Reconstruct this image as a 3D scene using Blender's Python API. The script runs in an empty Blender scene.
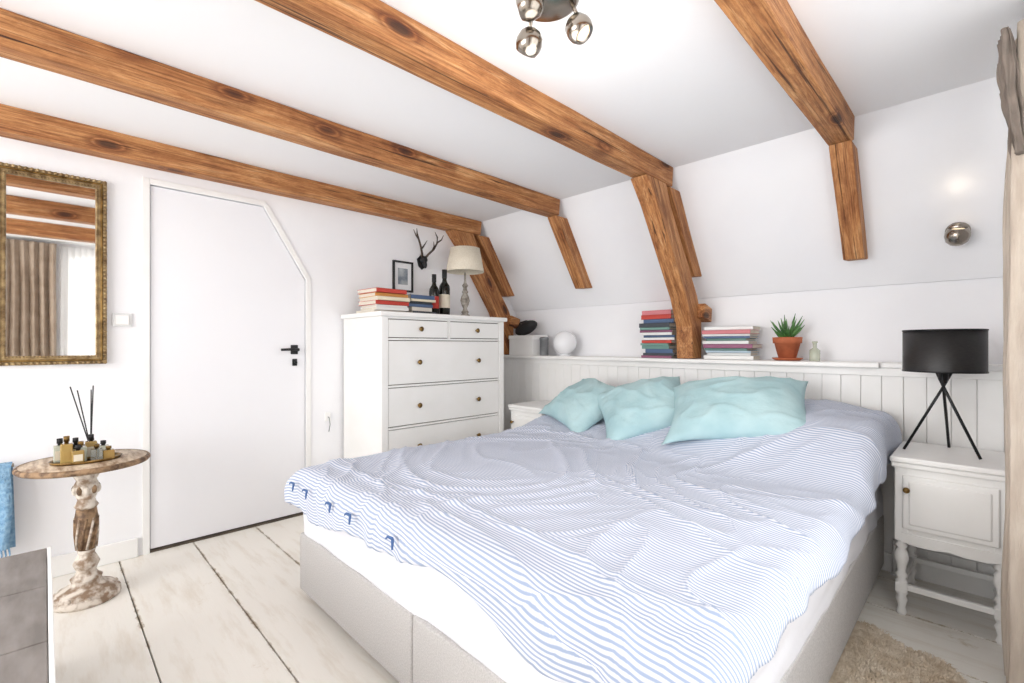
import bpy, bmesh, math, random
from mathutils import Vector, Matrix, noise, Euler
random.seed(7)
S=bpy.context.scene
COL=S.collection
try:
    S.view_settings.view_transform='Standard'
    S.view_settings.look='None'
    S.view_settings.exposure=0.04
except Exception as e: print(e)

# ------------------------------------------------------------ materials
def srgb(r,g,b):
    f=lambda c:(c/255/12.92) if c/255<=0.04045 else ((c/255+0.055)/1.055)**2.4
    return (f(r),f(g),f(b),1)
def mk(name):
    m=bpy.data.materials.new(name); m.use_nodes=True
    nt=m.node_tree; b=nt.nodes['Principled BSDF']
    return m,nt,b
def mat(name,c1,c2=None,rough=0.5,metal=0.0,scale=8.0,bump=0.0,bscale=60.0,stretch=(1,1,1),coord='Object',trans=0.0,lo=0.35,hi=0.65,emit=None,estr=0):
    m,nt,b=mk(name); N=nt.nodes; L=nt.links
    b.inputs['Roughness'].default_value=rough
    b.inputs['Metallic'].default_value=metal
    if c2 is None: c2=tuple(min(1,c*0.94) for c in c1[:3])+(1,)
    tc=N.new('ShaderNodeTexCoord'); mp=N.new('ShaderNodeMapping'); mp.inputs['Scale'].default_value=stretch
    L.new(tc.outputs[coord],mp.inputs[0])
    n=N.new('ShaderNodeTexNoise'); n.inputs['Scale'].default_value=scale; n.inputs['Detail'].default_value=5
    L.new(mp.outputs[0],n.inputs['Vector'])
    r=N.new('ShaderNodeValToRGB'); r.color_ramp.elements[0].position=lo; r.color_ramp.elements[1].position=hi
    r.color_ramp.elements[0].color=c2; r.color_ramp.elements[1].color=c1
    L.new(n.outputs['Fac'],r.inputs[0]); L.new(r.outputs[0],b.inputs['Base Color'])
    if bump>0:
        n2=N.new('ShaderNodeTexNoise'); n2.inputs['Scale'].default_value=bscale; n2.inputs['Detail'].default_value=4
        L.new(mp.outputs[0],n2.inputs['Vector'])
        bp=N.new('ShaderNodeBump'); bp.inputs['Strength'].default_value=bump; bp.inputs['Distance'].default_value=0.01
        L.new(n2.outputs['Fac'],bp.inputs['Height']); L.new(bp.outputs[0],b.inputs['Normal'])
    if trans>0: b.inputs['Transmission Weight'].default_value=trans
    if emit:
        b.inputs['Emission Color'].default_value=emit; b.inputs['Emission Strength'].default_value=estr
    return m

M={}
M['wall']=mat('wall_paint',srgb(247,247,249),srgb(244,244,247),0.7,bump=0.05,bscale=25,scale=3)
M['ceil']=mat('ceiling_paint',srgb(251,251,252),srgb(249,249,251),0.75,scale=2)
M['white']=mat('white_gloss_paint',srgb(246,245,243),srgb(241,240,238),0.35,scale=5)
M['white2']=mat('white_lacquer',srgb(246,245,243),srgb(242,241,238),0.4,scale=5)
M['door']=mat('door_paint',srgb(243,243,246),srgb(241,241,245),0.45,scale=2)
M['black']=mat('black_metal',srgb(28,28,30),srgb(20,20,22),0.4,metal=0.3)
M['blackm']=mat('black_matte',srgb(32,32,34),srgb(22,22,24),0.6)
M['chrome']=mat('brushed_nickel',srgb(166,158,148),srgb(140,132,122),0.2,metal=1.0)
M['brass']=mat('antique_brass',srgb(150,120,72),srgb(96,74,42),0.35,metal=0.9,scale=30)
M['gold']=mat('gilded_frame',srgb(176,152,110),srgb(118,94,62),0.42,metal=0.5,scale=30,bump=0.2,bscale=90)
M['gap']=mat('dark_gap',srgb(98,86,72),srgb(76,66,56),0.9)
M['mint']=mat('pale_aqua_cotton',srgb(180,208,211),srgb(162,195,200),0.88,scale=7,bump=0.2,bscale=45)
M['sheet']=mat('white_sheet',srgb(234,234,238),srgb(228,228,233),0.85,scale=4,bump=0.2,bscale=18)
M['boxf']=mat('boxspring_fabric',srgb(206,203,201),srgb(186,183,181),0.9,scale=220,bump=0.4,bscale=400)
M['rug']=mat('sheepskin_wool',srgb(226,212,192),srgb(198,178,152),0.95,scale=25)
M['taupe']=mat('taupe_curtain',srgb(178,160,142),srgb(160,142,124),0.85,scale=12,bump=0.2,bscale=200)
M['taupe_d']=mat('grey_taupe_lining',srgb(142,130,120),srgb(116,106,98),0.85,scale=12)
M['cream']=mat('greige_curtain',srgb(204,192,178),srgb(186,172,158),0.9,scale=40,stretch=(1,1,0.15),bump=0.3,bscale=250)
M['terra']=mat('terracotta',srgb(196,112,74),srgb(176,96,62),0.75,scale=20)
M['soil']=mat('soil',srgb(70,52,40),srgb(40,30,22),0.95,scale=80)
M['leaf']=mat('aloe_leaf',srgb(92,140,72),srgb(52,96,50),0.45,scale=15)
M['shade']=mat('cream_linen_shade',srgb(236,228,210),srgb(226,216,196),0.8,scale=100)
M['shade_b']=mat('black_lamp_shade',srgb(40,38,38),srgb(26,26,27),0.45,scale=60,stretch=(1,1,6))
M['distress']=mat('distressed_paint',srgb(222,212,200),srgb(142,118,96),0.6,scale=26,bump=0.3,lo=0.40,hi=0.58)
M['rim']=mat('table_rim_wood',srgb(160,130,98),srgb(92,68,48),0.6,scale=30,bump=0.2,lo=0.4,hi=0.6)
M['greywood']=mat('grey_baluster',srgb(190,184,174),srgb(112,104,94),0.6,scale=30)
M['tabletop']=mat('worn_wood_top',srgb(208,190,166),srgb(132,100,70),0.5,scale=9,stretch=(1,5,1),bump=0.2,lo=0.32,hi=0.6)
M['greytop']=mat('grey_tile_top',srgb(138,132,128),srgb(112,106,102),0.55,scale=6,stretch=(1,4,1))
M['blue']=mat('blue_knit',srgb(150,186,212),srgb(110,152,188),0.95,scale=60,bump=0.8,bscale=120)
M['navy']=mat('navy_ribbon',srgb(80,112,160),srgb(62,94,146),0.8)
M['wine']=mat('wine_glass_dark',srgb(24,26,20),srgb(14,16,12),0.08)
M['label']=mat('paper_label',srgb(196,60,48),srgb(170,50,40),0.7)
M['label2']=mat('paper_label_cream',srgb(226,218,200),srgb(210,200,180),0.7)
M['amber']=mat('amber_glass',srgb(206,176,110),srgb(180,146,84),0.1,trans=0.3)
M['perf']=mat('clear_green_glass',srgb(226,230,214),srgb(212,218,198),0.08,trans=0.4)
M['glass']=mat('clear_glass',srgb(235,240,240),None,0.05,trans=0.9)
M['paper']=mat('book_pages',srgb(236,230,216),srgb(218,210,194),0.9,scale=60,stretch=(1,1,20))
M['porc']=mat('porcelain',srgb(244,244,246),srgb(238,239,241),0.25)
M['tin']=mat('grey_tin',srgb(150,152,154),srgb(120,122,124),0.4,metal=0.5)
M['photo']=mat('photo_print',srgb(200,204,206),srgb(120,130,140),0.4,scale=14)
M['bulb']=mat('warm_bulb',srgb(255,226,184),None,0.4,emit=(1,0.82,0.55,1),estr=0.8)
M['switch']=mat('switch_plastic',srgb(228,228,228),None,0.4)
M['bone']=mat('dark_antler',srgb(86,72,60),srgb(52,42,36),0.6,scale=30)
BC=[]
for i,c in enumerate([(200,70,58),(238,232,222),(80,104,140),(222,160,84),(120,160,150),(240,240,238),(150,90,120),(60,66,74),(184,204,218),(214,130,136),(180,170,150),(236,226,200)]):
    BC.append(mat('book_cover_%d'%i,srgb(*c),None,0.5))

# mirror
m,nt,b=mk('mirror_glass'); b.inputs['Metallic'].default_value=1; b.inputs['Roughness'].default_value=0.02; b.inputs['Base Color'].default_value=(0.86,0.86,0.85,1); M['mirror']=m
def mixtrans(name,col,fac,trl=True):
    m,nt,b=mk(name); N=nt.nodes; L=nt.links
    t=N.new('ShaderNodeBsdfTransparent'); mx=N.new('ShaderNodeMixShader'); mx.inputs[0].default_value=fac
    out=N['Material Output']
    if trl:
        tl=N.new('ShaderNodeBsdfTranslucent'); tl.inputs[0].default_value=col
        m2=N.new('ShaderNodeMixShader'); b.inputs['Base Color'].default_value=col
        L.new(b.outputs[0],m2.inputs[1]); L.new(tl.outputs[0],m2.inputs[2]); m2.inputs[0].default_value=0.5
        src=m2.outputs[0]
    else:
        g=N.new('ShaderNodeBsdfGlossy'); g.inputs['Roughness'].default_value=0.02; src=g.outputs[0]
    L.new(t.outputs[0],mx.inputs[1]); L.new(src,mx.inputs[2]); L.new(mx.outputs[0],out.inputs[0])
    return m
M['sheer']=mixtrans('sheer_voile',(0.92,0.91,0.9,1),0.6)
M['pane']=mixtrans('window_pane',(1,1,1,1),0.06,False)

def wood():
    m,nt,b=mk('old_pine_beam'); N=nt.nodes; L=nt.links
    tc=N.new('ShaderNodeTexCoord')
    oi=N.new('ShaderNodeObjectInfo')
    add=N.new('ShaderNodeVectorMath'); add.operation='ADD'
    sc=N.new('ShaderNodeVectorMath'); sc.operation='SCALE'; sc.inputs[3].default_value=17.0
    cb=N.new('ShaderNodeCombineXYZ'); L.new(oi.outputs['Random'],cb.inputs[0]); L.new(oi.outputs['Random'],cb.inputs[1]); L.new(oi.outputs['Random'],cb.inputs[2])
    L.new(cb.outputs[0],sc.inputs[0]); L.new(tc.outputs['Object'],add.inputs[0]); L.new(sc.outputs[0],add.inputs[1])
    def noise_(scale,ns,det,rg=0.6,dist=0.0):
        mp=N.new('ShaderNodeMapping'); mp.inputs['Scale'].default_value=scale; L.new(add.outputs[0],mp.inputs[0])
        n=N.new('ShaderNodeTexNoise'); n.inputs['Scale'].default_value=ns; n.inputs['Detail'].default_value=det; n.inputs['Roughness'].default_value=rg; n.inputs['Distortion'].default_value=dist
        L.new(mp.outputs[0],n.inputs['Vector']); return n
    def ramp(src,els):
        r=N.new('ShaderNodeValToRGB'); e=r.color_ramp.elements
        e[0].position,e[0].color=els[0]; e[1].position,e[1].color=els[-1]
        for p,c in els[1:-1]:
            x=e.new(p); x.color=c
        L.new(src,r.inputs[0]); return r
    def mul(a,c,f):
        mx=N.new('ShaderNodeMixRGB'); mx.blend_type='MULTIPLY'; mx.inputs[0].default_value=f; L.new(a,mx.inputs[1]); L.new(c,mx.inputs[2]); return mx.outputs[0]
    n=noise_((1.1,15,15),1.7,10,0.80,0.9)
    r=ramp(n.outputs['Fac'],[(0.32,srgb(118,70,38)),(0.43,srgb(168,108,60)),(0.55,srgb(200,142,88)),(0.70,srgb(230,188,140))])
    n2=noise_((2.2,90,90),1.5,5,0.7)
    r2=ramp(n2.outputs['Fac'],[(0.38,(0.42,0.33,0.27,1)),(0.53,(1,1,1,1))])
    o=mul(r.outputs[0],r2.outputs[0],0.75)
    n4=noise_((3.0,6,6),1.6,8,0.8)
    r4=ramp(n4.outputs['Fac'],[(0.38,(0.60,0.5,0.43,1)),(0.54,(1,1,1,1))])
    o=mul(o,r4.outputs[0],0.65)
    n5=noise_((0.8,42,42),1.3,3)
    r5=ramp(n5.outputs['Fac'],[(0.33,(0.16,0.11,0.08,1)),(0.36,(1,1,1,1))])
    o=mul(o,r5.outputs[0],0.85)
    mp3=N.new('ShaderNodeMapping'); mp3.inputs['Scale'].default_value=(2.6,6.5,6.5); L.new(add.outputs[0],mp3.inputs[0])
    v=N.new('ShaderNodeTexVoronoi'); v.inputs['Scale'].default_value=1.0; L.new(mp3.outputs[0],v.inputs['Vector'])
    r3=ramp(v.outputs['Distance'],[(0.08,(0.10,0.06,0.04,1)),(0.13,(0.36,0.23,0.16,1)),(0.16,(0.85,0.75,0.68,1)),(0.19,(0.5,0.38,0.3,1)),(0.28,(1,1,1,1))])
    o=mul(o,r3.outputs[0],0.92)
    L.new(o,b.inputs['Base Color'])
    b.inputs['Roughness'].default_value=0.62
    bp=N.new('ShaderNodeBump'); bp.inputs['Strength'].default_value=0.6; bp.inputs['Distance'].default_value=0.004
    L.new(n2.outputs['Fac'],bp.inputs['Height'])
    bp2=N.new('ShaderNodeBump'); bp2.inputs['Strength'].default_value=0.8; bp2.inputs['Distance'].default_value=0.006
    L.new(r5.outputs[0],bp2.inputs['Height']); L.new(bp.outputs[0],bp2.inputs['Normal']); L.new(bp2.outputs[0],b.inputs['Normal'])
    return m
M['wood']=wood()

def floor_mat():
    m,nt,b=mk('painted_floorboards'); N=nt.nodes; L=nt.links
    tc=N.new('ShaderNodeTexCoord')
    mp=N.new('ShaderNodeMapping'); mp.inputs['Scale'].default_value=(0.8,5,1); L.new(tc.outputs['Object'],mp.inputs[0])
    n=N.new('ShaderNodeTexNoise'); n.inputs['Scale'].default_value=3.2; n.inputs['Detail'].default_value=8; n.inputs['Roughness'].default_value=0.65; L.new(mp.outputs[0],n.inputs['Vector'])
    r=N.new('ShaderNodeValToRGB'); e=r.color_ramp.elements; e[0].position=0.25; e[0].color=srgb(226,217,203); e[1].position=0.5; e[1].color=srgb(244,240,232)
    L.new(n.outputs['Fac'],r.inputs[0])
    n2=N.new('ShaderNodeTexNoise'); n2.inputs['Scale'].default_value=3.0; n2.inputs['Detail'].default_value=10; n2.inputs['Roughness'].default_value=0.8; L.new(tc.outputs['Object'],n2.inputs['Vector'])
    r2=N.new('ShaderNodeValToRGB'); e=r2.color_ramp.elements; e[0].position=0.61; e[0].color=(0,0,0,1); e[1].position=0.70; e[1].color=(0.9,0.9,0.9,1)
    L.new(n2.outputs['Fac'],r2.inputs[0])
    mx=N.new('ShaderNodeMixRGB'); mx.inputs[2].default_value=srgb(208,195,172); L.new(r2.outputs[0],mx.inputs[0]); L.new(r.outputs[0],mx.inputs[1])
    def math_(op,a,bv=None,cv=None):
        q=N.new('ShaderNodeMath'); q.operation=op
        if hasattr(a,'links'): L.new(a,q.inputs[0])
        else: q.inputs[0].default_value=a
        for i,x in ((1,bv),(2,cv)):
            if x is None: continue
            if hasattr(x,'links'): L.new(x,q.inputs[i])
            else: q.inputs[i].default_value=x
        return q.outputs[0]
    sp=N.new('ShaderNodeSeparateXYZ'); L.new(tc.outputs['Object'],sp.inputs[0])
    yy=math_('ADD',sp.outputs[1],0.324*20-0.273+0.0)
    pp=math_('DIVIDE',yy,0.324); fr=math_('FRACT',pp); ce=math_('ABSOLUTE',math_('SUBTRACT',fr,0.5))
    n3=N.new('ShaderNodeTexNoise'); n3.inputs['Scale'].default_value=9; n3.inputs['Detail'].default_value=9; n3.inputs['Roughness'].default_value=0.78; L.new(tc.outputs['Object'],n3.inputs['Vector'])
    thr=math_('MULTIPLY_ADD',n3.outputs['Fac'],-0.16,0.560)
    w_=math_('MULTIPLY',math_('SUBTRACT',ce,thr),45.0); w_.node.use_clamp=True
    mx2=N.new('ShaderNodeMixRGB'); mx2.inputs[2].default_value=srgb(172,156,132); L.new(w_,mx2.inputs[0]); L.new(mx.outputs[0],mx2.inputs[1])
    L.new(mx2.outputs[0],b.inputs['Base Color']); b.inputs['Roughness'].default_value=0.5
    bp=N.new('ShaderNodeBump'); bp.inputs['Strength'].default_value=0.3; bp.inputs['Distance'].default_value=0.006; L.new(n.outputs['Fac'],bp.inputs['Height']); L.new(bp.outputs[0],b.inputs['Normal'])
    return m
M['floor']=floor_mat()

def stripe_mat():
    m,nt,b=mk('blue_striped_ticking'); N=nt.nodes; L=nt.links
    uv=N.new('ShaderNodeUVMap'); sp=N.new('ShaderNodeSeparateXYZ'); L.new(uv.outputs[0],sp.inputs[0])
    mul=N.new('ShaderNodeMath'); mul.operation='MULTIPLY'; mul.inputs[1].default_value=2*math.pi/0.0125; L.new(sp.outputs[1],mul.inputs[0])
    s=N.new('ShaderNodeMath'); s.operation='SINE'; L.new(mul.outputs[0],s.inputs[0])
    r=N.new('ShaderNodeValToRGB'); e=r.color_ramp.elements; e[0].position=0.30; e[0].color=srgb(222,224,232); e[1].position=0.80; e[1].color=srgb(156,170,196)
    ma=N.new('ShaderNodeMath'); ma.operation='MULTIPLY_ADD'; ma.inputs[1].default_value=0.5; ma.inputs[2].default_value=0.5
    L.new(s.outputs[0],ma.inputs[0]); L.new(ma.outputs[0],r.inputs[0]); L.new(r.outputs[0],b.inputs['Base Color'])
    b.inputs['Roughness'].default_value=0.88
    return m
M['stripe']=stripe_mat()

# ------------------------------------------------------------ builder
class B:
    def __init__(s,name,origin=(0,0,0)):
        s.name=name; s.bm=bmesh.new(); s.mats=[]; s.o=Vector(origin)
    def mi(s,m):
        if m not in s.mats: s.mats.append(m)
        return s.mats.index(m)
    def add(s,t,m,smooth=False,mtx=None):
        if mtx is not None: bmesh.ops.transform(t,matrix=mtx,verts=t.verts)
        i=s.mi(m)
        for f in t.faces: f.material_index=i; f.smooth=smooth
        me=bpy.data.meshes.new('tmp'); t.to_mesh(me); t.free(); s.bm.from_mesh(me); bpy.data.meshes.remove(me)
    def box(s,x0,x1,y0,y1,z0,z1,m,bev=0.0,seg=2,mtx=None,smooth=False):
        t=bmesh.new(); bmesh.ops.create_cube(t,size=1)
        bmesh.ops.scale(t,vec=(x1-x0,y1-y0,z1-z0),verts=t.verts)
        if bev>0: bmesh.ops.bevel(t,geom=t.edges[:],offset=bev,segments=seg,affect='EDGES',profile=0.5)
        bmesh.ops.translate(t,vec=((x0+x1)/2,(y0+y1)/2,(z0+z1)/2),verts=t.verts)
        s.add(t,m,smooth,mtx)
    def lathe(s,prof,m,loc=(0,0,0),seg=28,rot=None,smooth=True,cap=True,scale=(1,1,1)):
        t=bmesh.new(); rings=[]
        for r,z in prof:
            rings.append([t.verts.new((r*math.cos(2*math.pi*k/seg),r*math.sin(2*math.pi*k/seg),z)) for k in range(seg)])
        for a,b2 in zip(rings,rings[1:]):
            for k in range(seg): t.faces.new((a[k],a[(k+1)%seg],b2[(k+1)%seg],b2[k]))
        if cap:
            if prof[0][0]>1e-5: t.faces.new(rings[0][::-1])
            if prof[-1][0]>1e-5: t.faces.new(rings[-1])
        bmesh.ops.remove_doubles(t,verts=t.verts,dist=1e-6)
        mt=Matrix.Translation(loc)@(rot.to_matrix().to_4x4() if rot else Matrix())@Matrix.Diagonal((*scale,1))
        s.add(t,m,smooth,mt)
    def tube(s,pts,rad,m,seg=10):
        pts=[Vector(p) for p in pts]; n=len(pts)
        if not hasattr(rad,'__len__'): rad=[rad]*n
        t=bmesh.new(); rings=[]; up=Vector((0,0,1))
        for i,p in enumerate(pts):
            d=(pts[min(i+1,n-1)]-pts[max(i-1,0)]).normalized()
            if abs(d.dot(up))>0.95: up=Vector((1,0,0)) if abs(d.x)<0.9 else Vector((0,1,0))
            a=d.cross(up).normalized(); c=d.cross(a).normalized()
            rings.append([t.verts.new(p+rad[i]*(math.cos(2*math.pi*k/seg)*a+math.sin(2*math.pi*k/seg)*c)) for k in range(seg)])
        for a,b2 in zip(rings,rings[1:]):
            for k in range(seg): t.faces.new((a[k],a[(k+1)%seg],b2[(k+1)%seg],b2[k]))
        t.faces.new(rings[0][::-1]); t.faces.new(rings[-1])
        s.add(t,m,True)
    def sphere(s,c,r,m,scale=(1,1,1),rot=None,u=20,v=12):
        t=bmesh.new(); bmesh.ops.create_uvsphere(t,u_segments=u,v_segments=v,radius=r)
        s.add(t,m,True,Matrix.Translation(c)@(rot.to_matrix().to_4x4() if rot else Matrix())@Matrix.Diagonal((*scale,1)))
    def prism(s,pts,axis,a,b2,m,bev=0,mtx=None):
        t=bmesh.new()
        def P(p,q):
            return {'x':(q,p[0],p[1]),'y':(p[0],q,p[1]),'z':(p[0],p[1],q)}[axis]
        A=[t.verts.new(P(p,a)) for p in pts]; C=[t.verts.new(P(p,b2)) for p in pts]
        n=len(pts); t.faces.new(A); t.faces.new(C[::-1])
        for k in range(n): t.faces.new((A[k],C[k],C[(k+1)%n],A[(k+1)%n]))
        bmesh.ops.recalc_face_normals(t,faces=t.faces)
        if bev>0: bmesh.ops.bevel(t,geom=t.edges[:],offset=bev,segments=2,affect='EDGES',profile=0.5)
        s.add(t,m,False,mtx)
    def finish(s,parent=None):
        bmesh.ops.recalc_face_normals(s.bm,faces=s.bm.faces)
        bmesh.ops.translate(s.bm,vec=-s.o,verts=s.bm.verts)
        me=bpy.data.meshes.new(s.name); s.bm.to_mesh(me); s.bm.free()
        for m in s.mats: me.materials.append(M[m] if isinstance(m,str) else m)
        ob=bpy.data.objects.new(s.name,me); ob.location=s.o; COL.objects.link(ob)
        if parent: ob.parent=parent; ob.location=s.o-parent.location
        return ob
def empty(name,loc=(0,0,0)):
    e=bpy.data.objects.new(name,None); e.location=loc; e.empty_display_size=0.1; COL.objects.link(e); return e

# ------------------------------------------------------------ dims
XR=3.42; YB=-2.2; ZC=2.19; YW=3.20; ZS=1.44
YT=YW-(ZC-ZS)*0.647

# ------------------------------------------------------------ shell
fl=B('floor'); 
fl.box(-0.12,XR+0.12,YB-0.12,YW+0.12,-0.10,-0.012,'gap')
y=0.273-0.324*8
while y<YW+0.1:
    y1=min(y+0.324,YW+0.1)
    cuts=[-0.1]+sorted([random.uniform(0.5,3.0)])+[XR+0.1]
    if random.random()<0.5: cuts=[-0.1,XR+0.1]
    for a,c in zip(cuts,cuts[1:]):
        fl.box(a+0.001,c-0.001,y+0.0021,y1-0.0021,-0.03,0.0,'floor',0.0022,2)
    y=y1
fl.finish()
ce=B('ceiling'); ce.box(-0.12,XR+0.12,YB-0.12,YT+0.05,ZC,ZC+0.1,'ceil'); ce.finish()
w=B('wall_left'); 
D0,D1,DZ=0.40,1.225,1.985; DCY,DCZ=0.965,1.55
w.box(-0.12,0,YB-0.12,D0,0,ZC,'wall'); w.box(-0.12,0,D1,YW+0.12,0,ZC,'wall')
w.box(-0.12,0,D0,D1,DZ,ZC,'wall')
w.prism([(DCY,DZ),(D1,DCZ),(D1,DZ)],'x',-0.12,0,'wall'); w.finish()
w=B('wall_back'); w.box(-0.12,XR+0.12,YW,YW+0.12,0,ZS+0.02,'wall')
w.prism([(YW-0.022,ZS),(YT-0.022,ZC),(YT+0.1,ZC+0.05),(YW+0.12,ZC+0.05),(YW+0.12,ZS)],'x',-0.12,XR+0.12,'wall'); w.finish()
wy0,wy1,wz0,wz1=0.12,2.12,0.55,2.08
w=B('wall_right')
w.box(XR,XR+0.12,YB-0.12,wy0,0,ZC,'wall'); w.box(XR,XR+0.12,wy1,YW+0.12,0,ZC,'wall')
w.box(XR,XR+0.12,wy0,wy1,0,wz0,'wall'); w.box(XR,XR+0.12,wy0,wy1,wz1,ZC,'wall'); w.finish()
fx0,fx1=0.5,2.9
w=B('wall_front')
w.box(-0.12,fx0,YB-0.12,YB,0,ZC,'wall'); w.box(fx1,XR+0.12,YB-0.12,YB,0,ZC,'wall')
w.box(fx0,fx1,YB-0.12,YB,0,0.6,'wall'); w.box(fx0,fx1,YB-0.12,YB,2.08,ZC,'wall'); w.finish()
wd=B('window_1',(XR+0.06,(wy0+wy1)/2,wz0))
for a,c in ((wy0,wy0+0.06),((wy0+wy1)/2-0.03,(wy0+wy1)/2+0.03),(wy1-0.06,wy1)): wd.box(XR+0.04,XR+0.09,a,c,wz0,wz1,'white',0.004)
wd.box(XR+0.042,XR+0.088,wy0,wy1,wz0,wz0+0.06,'white',0.004); wd.box(XR+0.042,XR+0.088,wy0,wy1,wz1-0.06,wz1,'white',0.004)
wd.box(XR+0.062,XR+0.066,wy0+0.02,wy1-0.02,wz0+0.02,wz1-0.02,'pane'); wd.finish()
wd=B('added_rear_window',((fx0+fx1)/2,YB-0.06,0.6))  # unseen rear window, added to let more light into the room
for a in (fx0,fx0+0.78,fx0+1.56,fx1-0.06): wd.box(a,a+0.06,YB-0.09,YB-0.04,0.6,2.08,'white',0.004)
wd.box(fx0,fx1,YB-0.088,YB-0.042,0.6,0.66,'white',0.004); wd.box(fx0,fx1,YB-0.088,YB-0.042,2.02,2.08,'white',0.004)
wd.box(fx0+0.02,fx1-0.02,YB-0.066,YB-0.062,0.62,2.06,'pane'); wd.finish()

b=B('baseboard_left'); b.box(0,0.016,YB,D0-0.05,0,0.10,'white',0.004); b.box(0,0.016,D1+0.05,2.97,0,0.10,'white',0.004); b.finish()
b=B('baseboard_back'); b.box(0.02,XR,2.955,2.972,0,0.09,'white',0.004); b.finish()

b=B('wall_back_panelling')
b.box(0,XR,2.985,3.0,0,1.0,'white2')
x=0.0
while x<XR-0.01:
    x1=min(x+0.085,XR)
    b.box(x+0.0006,x1-0.0006,2.973,2.99,0,1.0,'white2',0.003,2); x=x1
b.box(0,XR,2.96,2.985,0.965,1.005,'white2',0.003)
b.finish()
b=B('trim_ledge'); b.box(0,2.80,2.925,YW,1.005,1.03,'white',0.005); b.box(2.80,XR,2.955,YW,1.005,1.03,'white',0.005); b.finish()

# door
b=B('door_1',(-0.03,D0,0))
g=0.004
b.prism([(D0+g,0.018),(D1-g,0.018),(D1-g,DCZ-g),(DCY-g*0.5,DZ-g),(D0+g,DZ-g)],'x',-0.045,-0.006,'door',0.002)
b.box(-0.006,0.002,1.13,1.175,1.06,1.12,'black',0.003)
b.tube([(0.0,1.155,1.09),(0.045,1.155,1.09)],0.009,'black'); b.tube([(0.045,1.165,1.09),(0.047,1.11,1.092),(0.045,1.055,1.09)],[0.010,0.009,0.008],'black')
b.box(-0.006,0.002,1.14,1.17,0.985,1.03,'black',0.003); b.tube([(0,1.155,1.008),(0.03,1.155,1.008)],0.006,'black')
b.finish()
b=B('trim_door')
tw=0.032
def strip(p,q,wd_,x0=0.0,x1=0.008):
    p=Vector(p);q=Vector(q);d=(q-p).normalized();n=Vector((-d.y,d.x))
    b.prism([tuple(p),tuple(q),tuple(q+n*wd_),tuple(p+n*wd_)],'x',x0,x1,'white',0.002)
strip((D0,0),(D0,DZ+tw),tw); strip((D0,DZ),(DCY+0.015,DZ),tw,0,0.0079); strip((DCY,DZ),(D1,DCZ),tw,0,0.0078); strip((D1+tw,0),(D1+tw,DCZ+0.015),tw,0,0.0077)
b.finish()
b=B('trim_threshold'); b.box(-0.1,0.002,D0,D1,0.0,0.008,'gap',0.002); b.finish()

# ------------------------------------------------------------ beams
def wpoly(name,pts,x0,x1,ax,parent,cuts=0,jit=0.004):
    ax=Vector((0,ax[0],ax[1])).normalized(); Yv=Vector((1,0,0)); Zv=ax.cross(Yv)
    Rm=Matrix((ax,Yv,Zv)).transposed().to_4x4()
    o=Vector(((x0+x1)/2,pts[0][0],pts[0][1]))
    t=bmesh.new(); A=[t.verts.new((x0,p[0],p[1])) for p in pts]; C=[t.verts.new((x1,p[0],p[1])) for p in pts]; n=len(pts)
    t.faces.new(A); t.faces.new(C[::-1])
    for k in range(n): t.faces.new((A[k],C[k],C[(k+1)%n],A[(k+1)%n]))
    bmesh.ops.recalc_face_normals(t,faces=t.faces)
    if cuts:
        le=[e for e in t.edges if e.calc_length()>0.3]
        bmesh.ops.subdivide_edges(t,edges=le,cuts=cuts,use_grid_fill=False)
        for v in t.verts:
            v.co+=Vector((noise.noise(v.co*3),0,noise.noise(v.co*3+Vector((9,0,0)))))*jit
    bmesh.ops.bevel(t,geom=[e for e in t.edges if len(e.link_faces)==2 and e.calc_face_angle(0)>0.5],offset=0.006,segments=2,affect='EDGES',profile=0.5)
    Mi=(Matrix.Translation(o)@Rm).inverted()
    bmesh.ops.transform(t,matrix=Mi,verts=t.verts)
    me=bpy.data.meshes.new(name); t.to_mesh(me); t.free(); me.materials.append(M['wood'])
    ob=bpy.data.objects.new(name,me); COL.objects.link(ob)
    ob.parent=parent
    ob.matrix_local=Matrix.Translation(-parent.location)@Matrix.Translation(o)@Rm
    return ob
ZB=2.07
def sl(z,off): return YW-0.022-(z-ZS)*0.647-off
def truss(x0,x1,post):
    e=empty('ceiling_beam',((x0+x1)/2,1.0,ZB))
    wpoly('beam',[(YB,ZB),(sl(ZB,0.10),ZB),(sl(ZC,0.01),ZC),(YB,ZC)],x0,x1,(1,0),e,cuts=14)
    zb=1.565
    wpoly('slope_brace',[(sl(ZB-0.002,0.13),ZB-0.002),(sl(zb,0.115),zb),(sl(zb,0.0),zb+0.01),(sl(ZB-0.002,0.0),ZB-0.002)],x0+0.004,x1-0.004,(0.54,-0.84),e,cuts=4)
    if post:
        a=x0-0.004; c=x1+0.004
        wpoly('post',[(2.36,ZB-0.003),(2.48,1.93),(2.84,1.42),(2.925,1.24),(2.935,1.032),(3.07,1.032),(3.07,1.30),(3.005,1.44),(2.64,1.95),(2.585,ZB-0.003)],a if x0>0.05 else 0.002,c,(0.5,-0.86),e)
        wpoly('peg_block',[(3.0,1.30),(3.12,1.27),(3.13,1.36),(3.02,1.39)],x1-0.03,x1+(0.05 if x0>0.05 else 0.03),(1,0),e)
truss(0.002,0.10,True); truss(0.873,0.973,False); truss(1.75,1.85,True); truss(2.64,2.74,False)

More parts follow.
